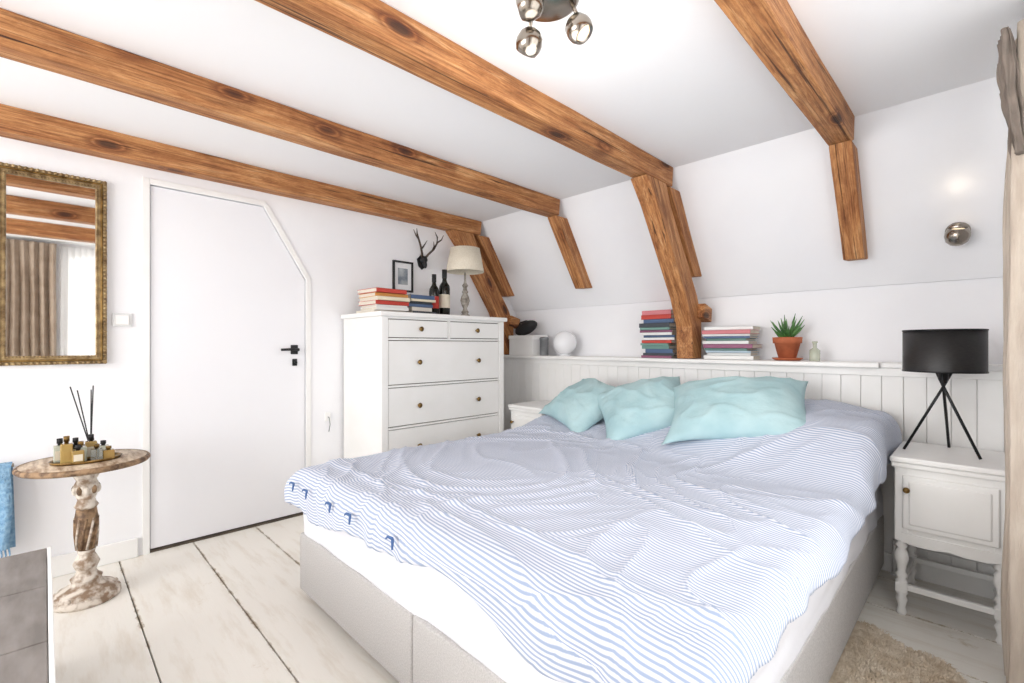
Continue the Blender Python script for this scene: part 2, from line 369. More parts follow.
# ------------------------------------------------------------ bed
bx0,bx1,by0,by1=1.03,2.82,0.80,2.93
bed=empty('double_bed',((bx0+bx1)/2,(by0+by1)/2,0))
b=B('box_spring'); xm=(bx0+bx1)/2
b.box(bx0,xm-0.002,by0,by1,0.04,0.29,'boxf',0.010,3); b.box(xm+0.002,bx1,by0,by1,0.04,0.29,'boxf',0.010,3)
for x in (bx0+0.1,xm-0.1,xm+0.1,bx1-0.1):
    for yy in (by0+0.1,by1-0.1): b.lathe([(0.025,0),(0.03,0.045)],'blackm',(x,yy,0))
b.finish(bed)
def softbox(name,x0,x1,y0,y1,z0,z1,m,amp,parent,sc=6,bev=0.05):
    t=bmesh.new(); bmesh.ops.create_cube(t,size=1); bmesh.ops.scale(t,vec=(x1-x0,y1-y0,z1-z0),verts=t.verts)
    bmesh.ops.translate(t,vec=((x0+x1)/2,(y0+y1)/2,(z0+z1)/2),verts=t.verts)
    bmesh.ops.bevel(t,geom=t.edges[:],offset=bev,segments=4,affect='EDGES',profile=0.5)
    bmesh.ops.subdivide_edges(t,edges=[e for e in t.edges if e.calc_length()>0.1],cuts=40,use_grid_fill=True)
    t.normal_update()
    for v in t.verts:
        p=v.co.copy()
        d=noise.noise(Vector((p.x*sc,p.y*sc,p.z*sc*2.5)))*amp+noise.noise(p*sc*2.6)*amp*0.4
        v.co+=v.normal*d
    for f in t.faces: f.smooth=True
    me=bpy.data.meshes.new(name); t.to_mesh(me); t.free(); me.materials.append(M[m])
    ob=bpy.data.objects.new(name,me); COL.objects.link(ob); ob.parent=parent; ob.location=-parent.location; return ob
softbox('mattress',bx0+0.006,bx1-0.002,by0+0.008,by1,0.270,0.515,'sheet',0.009,bed,bev=0.03)

def sstep(a,b2,x):
    t=max(0,min(1,(x-a)/(b2-a))); return t*t*(3-2*t)
def rn(p): return 1-abs(noise.noise(p))*2
def duvet():
    NX,NY=250,270; r=0.06
    ox0,oy0=0.13,0.125
    t=bmesh.new(); uvl=t.loops.layers.uv.new('UVMap'); g=[]; UV={}
    for j in range(NY+1):
        row=[]
        for i in range(NX+1):
            fv=j/NY; fu=i/NX
            ay=by0-oy0+fv*(2.90-(by0-oy0))
            oxr=0.095+0.11*sstep(1.9,2.6,ay)+0.015*math.sin(ay*5)
            wob0=ox0+0.02*math.sin(ay*4.1)+0.012*math.sin(ay*9)
            ax=bx0-wob0+fu*(bx1+oxr-bx0+wob0)
            ay2=ay-(0.025*math.sin(ax*5.0+1)+0.012*math.sin(ax*11)+0.03*(1-sstep(1.0,1.9,ax)))*(1-sstep(0,0.25,fv))
            def edge(p,lo,hi):
                if p<lo:
                    d=lo-p; an=min(d/r,math.pi/2); return lo-r*math.sin(an), r*(1-math.cos(an))+max(0,d-r*math.pi/2)
                if p>hi:
                    d=p-hi; an=min(d/r,math.pi/2); return hi+r*math.sin(an), r*(1-math.cos(an))+max(0,d-r*math.pi/2)
                return p,0
            X,dx=edge(ax,bx0+0.03,bx1-0.01); Y,dy=edge(ay2,by0+0.035,9)
            drop=max(dx,dy)+0.25*min(dx,dy)
            P=Vector((ax,ay2,0))
            z=0.575
            hr=0.07+0.14*sstep(1.2,2.4,ax)
            z+=hr*sstep(2.05,2.58,ay+0.06*math.sin(ax*3))+0.035*sstep(2.1,2.45,ax)*sstep(2.6,2.85,ay)*(1-sstep(2.6,2.85,ax))
            warp=Vector((noise.noise(P*1.3),noise.noise(P*1.3+Vector((5,2,0))),0))*0.45
            Q=P+warp
            z+=0.010*noise.noise(P*1.8)+0.003*noise.noise(P*5)
            k=rn(Vector((Q.x*1.7+Q.y*2.4,Q.y*1.4-Q.x*1.6,0)))
            z+=0.012*max(0,k)**5
            k=rn(Vector((Q.x*3.8+Q.y*2.2,Q.y*3.2-Q.x*1.5,3)))
            z+=0.008*max(0,k)**6
            k=rn(Vector((Q.x*7-Q.y*3,Q.y*8,7)))
            z+=0.003*max(0,k)**4
            z+=0.008*math.exp(-((ay2-(by0+0.16+0.03*math.sin(ax*4)))/0.018)**2)
            hang=sstep(0.02,0.10,drop)
            if dx>0: X+=(1 if ax>2 else -1)*hang*(0.008+0.010*math.sin(ay*21+2*math.sin(ay*6)))
            if dy>0: Y-=hang*(0.010+0.012*math.sin(ax*19+2*math.sin(ax*7)))
            v=t.verts.new((X,Y,z-drop)); row.append(v)
            UV[v]=(ax,ay2+0.05*noise.noise(P*0.9)+0.005*noise.noise(P*3)+0.10*(ax-bx0)*0.6)
        g.append(row)
    for j in range(NY):
        for i in range(NX):
            f=t.faces.new((g[j][i],g[j][i+1],g[j+1][i+1],g[j+1][i])); f.smooth=True
            for lp in f.loops: lp[uvl].uv=UV[lp.vert]
    me=bpy.data.meshes.new('duvet'); t.to_mesh(me); t.free(); me.materials.append(M['stripe'])
    ob=bpy.data.objects.new('duvet',me); COL.objects.link(ob); ob.parent=bed; ob.location=-bed.location
    md=ob.modifiers.new('thick','SOLIDIFY'); md.thickness=0.024; md.offset=-0.6
    return ob
duvet()
b=B('duvet_ties')
for x in (1.10,1.24,1.46,1.62,1.9):
    z=0.530; yy=by0-0.050
    b.tube([(x,yy,z),(x+0.012,yy-0.008,z-0.012),(x+0.014,yy-0.01,z-0.026)],[0.005,0.004,0.003],'navy',6)
    b.tube([(x,yy,z),(x-0.018,yy-0.006,z+0.004),(x-0.026,yy-0.008,z-0.004)],[0.005,0.004,0.003],'navy',6)
b.finish(bed)

def pillow(name,w,h,T,m,loc,rot,seed=0,parent=None):
    n=44; t=bmesh.new(); uvl=t.loops.layers.uv.new('UVMap')
    top={};bot={};UV={}
    for j in range(n+1):
        for i in range(n+1):
            u=i/n*2-1; v=j/n*2-1
            pin=1-0.12*(1-abs(u)**2)*(abs(v)**3); pin2=1-0.12*(1-abs(v)**2)*(abs(u)**3)
            x=u*w/2*pin2; y=v*h/2*pin
            th=T/2*((1-abs(u)**2.2)**0.65)*((1-abs(v)**2.2)**0.65)
            P=Vector((u*1.6+seed*7,v*1.6,seed))
            wr=0.010*noise.noise(P*1.5)+0.012*max(0,rn(Vector((P.x*1.0+P.y,P.y*0.9-P.x*0.6,seed))))**4+0.003*noise.noise(P*4)
            ed=min(1,(1-abs(u))*5)*min(1,(1-abs(v))*5)
            flop=-0.06*(max(0,abs(u)-0.3)**2)*1.0
            a=t.verts.new((x,y,th+wr*ed+flop)); UV[a]=(x,y); top[i,j]=a
            if i in(0,n) or j in (0,n): bot[i,j]=a
            else:
                c=t.verts.new((x,y,-th*0.8+wr*ed*0.4+flop)); UV[c]=(x,y); bot[i,j]=c
    for j in range(n):
        for i in range(n):
            for d,fl_ in ((top,0),(bot,1)):
                q=[d[i,j],d[i+1,j],d[i+1,j+1],d[i,j+1]]
                if fl_: q=q[::-1]
                f=t.faces.new(q); f.smooth=True
                for lp in f.loops: lp[uvl].uv=UV[lp.vert]
    me=bpy.data.meshes.new(name); t.to_mesh(me); t.free(); me.materials.append(M[m])
    ob=bpy.data.objects.new(name,me); COL.objects.link(ob)
    ob.location=Vector(loc)-(parent.location if parent else Vector()); ob.rotation_euler=rot
    if parent: ob.parent=parent
    return ob
R=math.radians
def cush(w,h,T,loc,nrm,spin,seed):
    q=Vector(nrm).normalized().to_track_quat('Z','Y')@Euler((0,0,R(spin))).to_quaternion()
    return pillow('throw_cushion',w,h,T,'mint',loc,q.to_euler(),seed)
cush(0.54,0.47,0.19,(1.32,2.49,0.745),(-0.08,-0.50,0.86),-16,1)
cush(0.54,0.47,0.19,(1.79,2.44,0.765),(0.14,-0.55,0.82),26,2)
cush(0.68,0.50,0.21,(2.29,2.45,0.805),(0.08,-0.50,0.86),10,3)

# ------------------------------------------------------------ dresser
dx0,dx1,dy0,dy1,dz=0.02,0.545,1.475,2.52,1.33
b=B('chest_of_drawers',((dx0+dx1)/2,(dy0+dy1)/2,0))
b.box(dx0,dx1-0.03,dy0,dy0+0.03,0.0,dz-0.03,'white2',0.003); b.box(dx0,dx1-0.03,dy1-0.03,dy1,0.0,dz-0.03,'white2',0.003)
b.box(dx0,dx0+0.01,dy0+0.02,dy1-0.02,0.06,dz-0.03,'white2')
b.box(dx0,dx1-0.035,dy0+0.02,dy1-0.02,0.06,0.09,'white2')
b.box(dx0-0.005,dx1+0.02,dy0-0.02,dy1+0.02,dz-0.03,dz,'white2',0.006)
for yy in (dy0,dy1-0.045): b.box(dx1-0.035,dx1,yy,yy+0.045,0,dz-0.03,'white2',0.003)
rows=[(1.165,1.285),(0.865,1.15),(0.60,0.85),(0.335,0.585),(0.085,0.32)]
b.box(dx1-0.05,dx1-0.022,dy0+0.04,dy1-0.04,0.08,dz-0.03,'gap')
for z0,z1 in ((1.286,dz-0.03),(1.151,1.164),(0.851,0.864),(0.586,0.599),(0.321,0.334),(0.05,0.084)):
    b.box(dx1-0.03,dx1-0.002,dy0+0.04,dy1-0.04,z0,z1,'white2',0.001)
ym=(dy0+dy1)/2
b.box(dx1-0.03,dx1-0.002,ym-0.008,ym+0.008,1.16,1.29,'white2',0.001)
def knob(y,z):
    b.lathe([(0.006,0),(0.006,0.012),(0.015,0.018),(0.017,0.024),(0.012,0.030),(0,0.032)],'brass',(dx1-0.004,y,z),16,Euler((0,R(90),0)))
for k,(z0,z1) in enumerate(rows):
    sp=[(dy0+0.048,ym-0.011),(ym+0.011,dy1-0.048)] if k==0 else [(dy0+0.048,dy1-0.048)]
    for a,c in sp:
        b.box(dx1-0.03,dx1-0.004,a,c,z0+0.004,z1-0.004,'white2',0.003)
        if k==0: knob((a+c)/2,(z0+z1)/2)
        else: knob(a+0.22,(z0+z1)/2+0.0); knob(c-0.22,(z0+z1)/2)
b.finish()

# ------------------------------------------------------------ nightstands
def nightstand(x0,x1,y0,y1):
    zt=0.66
    b=B('nightstand',((x0+x1)/2,(y0+y1)/2,0))
    b.box(x0-0.005,x1+0.012,y0-0.02,y1,zt-0.024,zt,'white2',0.007,3)
    b.box(x0+0.01,x1-0.01,y0+0.005,y1-0.01,0.33,zt-0.024,'white2',0.003)
    b.box(x0+0.035,x1-0.035,y0-0.008,y0+0.01,0.365,zt-0.075,'white2',0.006,3)
    b.box(x0+0.055,x1-0.055,y0-0.013,y0,0.385,zt-0.095,'white2',0.006,3)
    b.box(x0+0.0,x1-0.0,y0-0.012,y0+0.012,zt-0.045,zt-0.024,'white2',0.005)
    b.lathe([(0.005,0),(0.005,0.012),(0.012,0.018),(0.011,0.026),(0,0.03)],'brass',(x0+0.05,y0-0.012,0.53),14,Euler((R(90),0,0)))
    n=14; pts=[(x0+0.03,0.345),(x1-0.03,0.345)]
    for k in range(n+1):
        f=1-k/n; xx=x0+0.03+f*(x1-x0-0.06)
        pts.append((xx,0.315-0.02*abs(math.cos(f*math.pi*2))+0.012*math.cos(f*math.pi*4)))
    b.prism(pts,'y',y0+0.0,y0+0.016,'white2')
    leg=[(0.013,0),(0.018,0.012),(0.012,0.03),(0.016,0.05),(0.021,0.065),(0.014,0.078),(0.020,0.09),(0.020,0.14),(0.013,0.15),(0.022,0.165),(0.013,0.178),(0.016,0.20),(0.024,0.235),(0.020,0.262),(0.013,0.275),(0.023,0.288),(0.014,0.30),(0.021,0.312),(0.021,0.34)]
    for xx in (x0+0.03,x1-0.03):
        for yy in (y0+0.025,y1-0.035):
            b.lathe(leg,'white2',(xx,yy,0),16)
            b.box(xx-0.02,xx+0.02,yy-0.02,yy+0.02,0.095,0.135,'white2',0.003)
            b.box(xx-0.021,xx+0.021,yy-0.021,yy+0.021,0.31,0.64,'white2',0.003)
    for yy in (y0+0.025,y1-0.035): b.box(x0+0.03,x1-0.03,yy-0.011,yy+0.011,0.105,0.128,'white2',0.003)
    for xx in (x0+0.03,x1-0.03): b.box(xx-0.011,xx+0.011,y0+0.03,y1-0.04,0.105,0.128,'white2',0.003)
    b.finish()
nightstand(2.895,3.245,2.51,2.925)
nightstand(0.56,0.90,2.57,2.94)
b=B('heating_pipe',(2.9,2.945,0))
b.tube([(2.86,2.94,0.165),(3.38,2.94,0.165)],0.010,'white'); b.tube([(2.86,2.94,0.225),(3.38,2.94,0.225)],0.010,'white')
for xx,zz_ in ((2.86,0.165),(2.885,0.225)):
    b.tube([(xx,2.94,0.0),(xx,2.94,zz_+0.006)],0.010,'white'); b.lathe([(0.02,0),(0.02,0.006),(0.011,0.012)],'white',(xx,2.94,0.0),16)
b.tube([(2.99,2.94,0.225),(2.99,2.94,0.32)],0.009,'white'); b.lathe([(0.014,0),(0.020,0.008),(0.020,0.035),(0.014,0.042)],'tin',(2.99,2.94,0.26),16)
b.tube([(2.99,2.94,0.32),(2.99,2.958,0.326),(2.99,2.975,0.326)],0.009,'white')
b.finish()

# ------------------------------------------------------------ tripod lamp
lx,ly,lz=3.045,2.72,0.66
b=B('tripod_table_lamp',(lx,ly,lz))
b.lathe([(0.135,1.005),(0.135,1.185),(0.131,1.185),(0.131,1.005)],'shade_b',(lx,ly,0),48,cap=False)
b.lathe([(0.135,1.005),(0.137,1.005),(0.137,1.011),(0.135,1.011)],'black',(lx,ly,0),48,cap=False)
b.lathe([(0.135,1.179),(0.137,1.179),(0.137,1.185),(0.135,1.185)],'black',(lx,ly,0),48,cap=False)
for k in range(3):
    a=R(205+120*k)
    d=Vector((math.cos(a),math.sin(a),0))
    b.tube([Vector((lx,ly,lz+0.005))+d*0.138,Vector((lx,ly,0.93))+d*0.006,Vector((lx,ly,1.0))-d*0.026],0.0055,'black',8)
    b.tube([Vector((lx,ly,1.02)),Vector((lx,ly,1.02))+d*0.133],0.002,'black',6)
b.lathe([(0.014,0.965),(0.018,0.975),(0.018,1.05),(0.012,1.06)],'black',(lx,ly,0),16)
b.sphere((lx,ly,1.09),0.028,'porc')
b.finish()

# ------------------------------------------------------------ dresser items
Zd=1.33
b=B('table_lamp',(0.28,2.35,Zd))
b.lathe([(0.055,0),(0.058,0.012),(0.04,0.022),(0.022,0.035),(0.03,0.05),(0.02,0.062),(0.016,0.08),(0.03,0.11),(0.037,0.14),(0.03,0.17),(0.018,0.195),(0.026,0.208),(0.018,0.22),(0.014,0.24),(0.024,0.258),(0.012,0.275),(0.008,0.30),(0.008,0.36)],'greywood',(0.28,2.35,Zd),24)
b.box(0.225,0.335,2.295,2.405,Zd,Zd+0.012,'greywood',0.003)
b.lathe([(0.15,0.365),(0.115,0.55),(0.111,0.55),(0.146,0.365)],'shade',(0.28,2.35,Zd),40,cap=False)
b.lathe([(0.0,0.535),(0.11,0.537)],'shade',(0.28,2.35,Zd),40,cap=False)
b.finish()
def wine(x,y,s,lab):
    b=B('wine_bottle',(x,y,Zd))
    b.lathe([(r*s,z*s) for r,z in [(0.034,0),(0.037,0.004),(0.037,0.19),(0.034,0.21),(0.018,0.235),(0.0145,0.25),(0.0145,0.305),(0.016,0.306),(0.016,0.315),(0.0,0.315)]],'wine',(x,y,Zd))
    b.lathe([(0.0377*s,0.06*s),(0.0377*s,0.15*s)],lab,(x,y,Zd),cap=False)
    b.lathe([(0.0165*s,0.26*s),(0.0170*s,0.318*s),(0,0.319*s)],'blackm',(x,y,Zd),cap=False)
    b.finish()
wine(0.30,2.135,1.12,'label2'); wine(0.30,2.04,0.98,'label')
def books(name,x0,x1,y0,y1,z0,H,long_axis,seed,thick=(0.014,0.032),pal=None,shift=0.008):
    rs=random.Random(seed); b=B(name,((x0+x1)/2,(y0+y1)/2,z0)); z=z0+0.0005
    while z<z0+H:
        th=rs.uniform(*thick); a=rs.uniform(-0.06,0.06)
        fx=rs.uniform(0.78,0.96)*(x1-x0)/2; fy=rs.uniform(0.78,0.94)*(y1-y0)/2
        cx=(x0+x1)/2+rs.uniform(-shift,shift); cy=(y0+y1)/2+rs.uniform(-shift,shift)
        mt=Matrix.Translation((cx,cy,z))@Matrix.Rotation(a,4,'Z'); c=rs.choice(pal or BC)
        b.box(-fx+0.004,fx-0.004,-fy+0.004,fy-0.004,0.002,th-0.0025,'paper',mtx=mt)
        b.box(-fx,fx,-fy,fy,0,0.0022,c,mtx=mt); b.box(-fx,fx,-fy,fy,th-0.0025,th-0.0003,c,mtx=mt)
        if long_axis=='y': b.box(fx-0.003,fx,-fy,fy,0,th-0.0003,c,mtx=mt)
        else: b.box(-fx,fx,-fy,-fy+0.003,0,th-0.0003,c,mtx=mt)
        z+=th
    b.finish()
books('book_stack',0.14,0.43,1.49,1.765,Zd,0.145,'y',8,pal=[BC[i] for i in (3,0,11,1,9,4,5,3)],shift=0.014)
books('book_stack',0.18,0.41,1.77,1.985,Zd,0.12,'y',5,pal=[BC[i] for i in (7,1,3,2,11,5)])
b=B('picture_frame',(0.01,1.955,1.53))
y0,y1,z0,z1=1.868,2.044,1.53,1.765
for bb in ((y0,y1,z0,z0+0.014),(y0,y1,z1-0.014,z1),(y0,y0+0.014,z0+0.0141,z1-0.0141),(y1-0.014,y1,z0+0.0141,z1-0.0141)): b.box(0.001,0.02,*bb,'blackm',0.002)
b.box(0.001,0.008,y0+0.01,y1-0.01,z0+0.01,z1-0.01,'porc'); b.box(0.001,0.0095,y0+0.045,y1-0.045,z0+0.055,z1-0.055,'photo'); b.finish()
b=B('mounted_antlers',(0.02,2.14,1.75))
b.prism([(2.085,1.80),(2.13,1.845),(2.175,1.80),(2.16,1.745),(2.13,1.72),(2.10,1.745)],'x',0.001,0.014,'blackm',0.002)
b.sphere((0.035,2.13,1.795),0.034,'blackm',(0.8,0.9,0.9)); b.sphere((0.05,2.13,1.76),0.022,'blackm',(0.9,0.75,1.6),Euler((0,R(-12),0)))
for s_ in (-1,1):
    c=lambda a,h,o=0.03:(0.035+o,2.13+s_*a,1.81+h)
    b.tube([c(0.015,0,0),c(0.03,0.03,0.02),c(0.06,0.07,0.05),c(0.085,0.12,0.06),c(0.095,0.17,0.05),c(0.085,0.215,0.03)],[0.010,0.009,0.0085,0.0075,0.006,0.002],'bone',8)
    b.tube([c(0.05,0.055,0.04),c(0.045,0.085,0.075),c(0.03,0.12,0.09)],[0.007,0.005,0.002],'bone',8)
    b.tube([c(0.087,0.125,0.06),c(0.12,0.15,0.07),c(0.14,0.19,0.07)],[0.007,0.005,0.002],'bone',8)
b.finish()

# ------------------------------------------------------------ ledge items
ZL=1.03
b=B('storage_box',(0.27,3.06,ZL)); b.box(0.15,0.44,2.965,3.15,ZL,ZL+0.14,'white2',0.004); b.box(0.145,0.445,2.96,3.155,ZL+0.14,ZL+0.175,'white2',0.005); b.finish()
b=B('black_handbag',(0.26,3.06,ZL+0.175))
b.sphere((0.27,3.06,ZL+0.176+0.066),0.060,'blackm',(2.2,1.0,0.95),Euler((0,R(-18),0)))
b.tube([(0.16,3.06,ZL+0.23),(0.20,3.055,ZL+0.29),(0.28,3.05,ZL+0.305),(0.35,3.055,ZL+0.29)],0.007,'blackm'); b.finish()
b=B('storage_tin',(0.50,3.03,ZL)); b.lathe([(0.035,0),(0.037,0.005),(0.037,0.13),(0.039,0.132),(0.039,0.15),(0.03,0.158),(0,0.16)],'tin',(0.51,3.03,ZL)); b.finish()
b=B('white_globe',(0.72,3.05,ZL)); b.lathe([(0.05,0),(0.052,0.008),(0.03,0.014),(0.028,0.02)],'porc',(0.72,3.05,ZL)); b.sphere((0.72,3.05,ZL+0.108),0.098,'porc',u=40,v=28); b.finish()  # plain white ball on a small foot
books('book_stack',1.45,1.70,2.97,3.16,ZL,0.30,'x',21,pal=[BC[i] for i in (9,5,7,0,1,4,2,8,6)],shift=0.014)
books('book_stack',1.89,2.20,2.97,3.16,ZL,0.19,'x',23,(0.012,0.026),pal=[BC[i] for i in (8,5,2,9,1,4,7,6,5)],shift=0.014)
px,py=2.36,3.06
b=B('potted_aloe',(px,py,ZL))
b.lathe([(0.06,0),(0.068,0.004),(0.078,0.012),(0.08,0.016),(0.06,0.016)],'terra',(px,py,ZL))
b.lathe([(0.045,0.012),(0.066,0.10),(0.074,0.10),(0.076,0.135),(0.068,0.135),(0.066,0.12),(0,0.12)],'terra',(px,py,ZL))
b.lathe([(0.066,0.118),(0.03,0.128),(0,0.13)],'soil',(px,py,ZL),cap=False)
rs=random.Random(2)
for k in range(19):
    a=k*2.4+rs.uniform(-.2,.2); L_=rs.uniform(0.09,0.14); el=R(rs.uniform(15,55) if k>5 else rs.uniform(55,80))
    if k>5 and math.sin(a)>0: L_*=0.8
    base=Vector((px,py,ZL+0.122)); d=Vector((math.cos(a)*math.cos(el),math.sin(a)*math.cos(el),math.sin(el)))
    pts=[base+d*0.0,base+d*L_*0.35,base+d*L_*0.7+Vector((0,0,0.006)),base+d*L_+Vector((0,0,0.02))]
    b.tube(pts,[0.010,0.009,0.006,0.001],'leaf',7)
b.finish()
b=B('glass_bottle',(2.50,3.05,ZL)); b.lathe([(0.024,0),(0.026,0.004),(0.026,0.06),(0.01,0.075),(0.01,0.10),(0.014,0.102),(0.014,0.11),(0,0.11)],'perf',(2.50,3.05,ZL)); b.finish()

# ------------------------------------------------------------ mirror
b=B('wall_mirror',(0.02,0.02,1.03))
my0,my1,mz0,mz1=-0.170,0.224,1.025,1.950; fw=0.044
for bb in ((my0,my1,mz0,mz0+fw),(my0,my1,mz1-fw,mz1),(my0,my0+fw,mz0+fw*0.7,mz1-fw*0.7),(my1-fw,my1,mz0+fw*0.7,mz1-fw*0.7)): b.box(0.002,0.026,*bb,'gold',0.006,3)
b.box(0.001,0.012,my0+0.02,my1-0.02,mz0+0.02,mz1-0.02,'mirror')
def beads(off,r,step,m):
    nb=int((mz1-mz0-2*off)/step)
    for k in range(nb+1):
        z=mz0+off+k*(mz1-mz0-2*off)/nb
        for yy in (my0+off,my1-off): b.sphere((0.027,yy,z),r,m,u=8,v=6)
    nb=int((my1-my0-2*off)/step)
    for k in range(1,nb):
        yy=my0+off+k*(my1-my0-2*off)/nb
        for z in (mz0+off,mz1-off): b.sphere((0.027,yy,z),r,m,u=8,v=6)
beads(0.008,0.0085,0.019,'gold'); beads(fw-0.006,0.005,0.0115,'gold')
i0=0.022
for bb in ((my0+i0-0.006,my1-i0+0.006,mz0+i0-0.006,mz0+i0+0.004),(my0+i0-0.006,my1-i0+0.006,mz1-i0-0.004,mz1-i0+0.006),(my0+i0-0.006,my0+i0+0.004,mz0+i0,mz1-i0),(my1-i0-0.004,my1-i0+0.006,mz0+i0,mz1-i0)): b.box(0.012,0.033,*bb,'brass',0.003)
b.finish()
b=B('light_switch',(0,0.285,1.19)); b.box(0.0005,0.010,0.245,0.325,1.215,1.285,'switch',0.003); b.box(0.010,0.015,0.257,0.313,1.225,1.275,'white',0.002); b.finish()
b=B('wall_outlet',(0,1.385,0.62)); b.box(0.0005,0.010,1.35,1.39,0.60,0.66,'white',0.003); b.tube([(0.010,1.37,0.63),(0.03,1.37,0.625),(0.032,1.375,0.58),(0.02,1.372,0.53)],0.003,'tin',6); b.finish()

# ------------------------------------------------------------ side table
tx,ty=0.370,0.130
b=B('pedestal_side_table',(tx,ty,0))
b.lathe([(0.0,0.585),(0.19,0.585),(0.215,0.59),(0.224,0.598),(0.224,0.606),(0.218,0.612),(0,0.612)],'tabletop',(tx,ty,0),56)
b.lathe([(0.19,0.584),(0.217,0.589),(0.2255,0.598),(0.2255,0.6055),(0.219,0.6125),(0.212,0.613)],'rim',(tx,ty,0),56,cap=False)
b.lathe([(0.116,0),(0.12,0.01),(0.118,0.028),(0.105,0.034),(0.10,0.05),(0.085,0.058),(0.06,0.07),(0.05,0.085),(0.055,0.098),(0.042,0.108),(0.032,0.125),(0.038,0.14),(0.046,0.16),(0.036,0.185),(0.028,0.20),(0.033,0.22)],'distress',(tx,ty,0),32)
b.lathe([(0.030,0.215),(0.036,0.28),(0.040,0.36),(0.034,0.405)],'rim',(tx,ty,0),32)
b.lathe([(0.034,0.40),(0.042,0.412),(0.034,0.425),(0.030,0.44),(0.040,0.47),(0.044,0.50),(0.034,0.525),(0.042,0.54),(0.05,0.56),(0.07,0.586)],'distress',(tx,ty,0),32)
for k in range(10):
    a=2*math.pi*k/10
    b.tube([(tx+0.034*math.cos(a),ty+0.034*math.sin(a),0.225),(tx+0.038*math.cos(a+.3),ty+0.038*math.sin(a+.3),0.29),(tx+0.040*math.cos(a+.6),ty+0.040*math.sin(a+.6),0.36)],0.005,'rim' if k%2 else 'distress',6)
    b.sphere((tx+0.105*math.cos(a),ty+0.105*math.sin(a),0.034),0.012,'distress',u=8,v=6)
    b.sphere((tx+0.041*math.cos(a),ty+0.041*math.sin(a),0.485),0.010,'rim' if k%2 else 'distress',(1,1,2),u=8,v=6)
b.finish()
zt=0.6130
tr=empty('perfume_tray',(tx-0.02,ty-0.03,zt))
b=B('tray'); b.lathe([(0,0.0),(0.10,0.0),(0.106,0.012),(0.103,0.012),(0.098,0.004),(0,0.004)],'brass',(tx+0.02,ty+0.0,zt),32,scale=(0.8,1.15,1)); b.finish(tr)
b=B('bottles')
for k,(ox,oy,hh,mm) in enumerate([(-0.02,-0.085,0.10,'perf'),(0.03,-0.065,0.115,'amber'),(-0.03,-0.035,0.095,'wine'),(0.02,-0.02,0.085,'perf'),(0.055,-0.03,0.075,'amber'),(0.05,0.03,0.07,'glass'),(0.0,0.055,0.075,'perf'),(0.045,0.07,0.055,'amber'),(-0.02,0.015,0.105,'amber')]):
    X=tx+0.02+ox; Y=ty+oy; wv=0.018
    b.box(X-wv,X+wv,Y-wv*1.1,Y+wv*1.1,zt+0.005,zt+0.005+hh*0.72,mm,0.004)
    b.lathe([(0.007,hh*0.72),(0.007,hh*0.8),(0.010,hh*0.8),(0.010,hh),(0,hh)],'brass' if k%2 else 'blackm',(X,Y,zt+0.005),14)
    if k%2==0: b.box(X+wv,X+wv+0.0006,Y-wv*0.8,Y+wv*0.8,zt+0.015,zt+0.005+hh*0.5,'label2')
b.finish(tr)
X,Y=tx-0.11,ty+0.02
b=B('reed_diffuser',(X,Y,zt))
b.lathe([(0.024,0),(0.026,0.004),(0.026,0.05),(0.012,0.062),(0.012,0.078),(0.0,0.078)],'wine',(X,Y,zt))
for k,(ax_,ay_) in enumerate([(0.02,-0.07),(-0.02,-0.045),(0.01,0.008),(-0.01,0.002)]):
    b.tube([(X,Y,zt+0.03),(X+ax_,Y+ay_,zt+0.32-0.02*(k%2))],0.0024,'blackm',6)
b.finish()

# ------------------------------------------------------------ grey bench, throw
b=B('tiled_bench',(1.4,-0.4,0))
bz=0.42; x0=0.885; 
b.box(x0,2.20,-0.75,0.012,0.0,bz-0.03,'white',0.004)
for i in range(4):
    a=x0+0.36*i-0.0
    for j in range(2):
        c0=-0.75+0.378*j
        b.box(a+0.0015,min(a+0.3585,2.2),c0+0.0015,c0+0.3765,bz-0.03,bz,'greytop',0.003)
b.box(x0-0.004,2.2,0.006,0.016,bz-0.032,bz+0.001,'white',0.002)
b.finish()
th=empty('knitted_throw',(0.03,-0.24,0.56))
b=B('rail'); b.tube([(0.06,-0.45,0.575),(0.06,-0.10,0.575)],0.008,'chrome'); 
for yy in (-0.42,-0.13): b.tube([(0.0,yy,0.575),(0.06,yy,0.575)],0.007,'chrome')
b.finish(th)
t=bmesh.new(); n=50; rows_=[]
for j in range(41):
    f=j/40; r_=[]
    for i in range(n+1):
        g_=i/n; yy=-0.43+0.335*g_-0.02*f*g_
        ln=f*0.78
        if ln<0.38: zz=0.575-(0.38-ln); xx=0.036
        elif ln<0.44:
            an=(ln-0.38)/0.06*math.pi; zz=0.575+0.016*math.sin(an); xx=0.06-0.024*math.cos(an)
        else: zz=0.575-(ln-0.44)*1.08; xx=0.088
        if ln>=0.44: xx+=0.014*math.sin(g_*28)*min(1,(ln-0.44)*6); yy+=0.02*(noise.noise(Vector((g_*3,ln*4,0))))
        r_.append(t.verts.new((xx,yy,zz)))
    rows_.append(r_)
for a,c in zip(rows_,rows_[1:]):
    for i in range(n): 
        f=t.faces.new((a[i],a[i+1],c[i+1],c[i])); f.smooth=True
b=B('throw'); b.add(t,'blue',True)
for k in range(26):
    yy=-0.42+0.305*k/25
    b.tube([(0.088,yy,0.215),(0.09,yy+0.004,0.18),(0.088,yy-0.003,0.15)],[0.004,0.003,0.002],'blue',5)
o=b.finish(th)

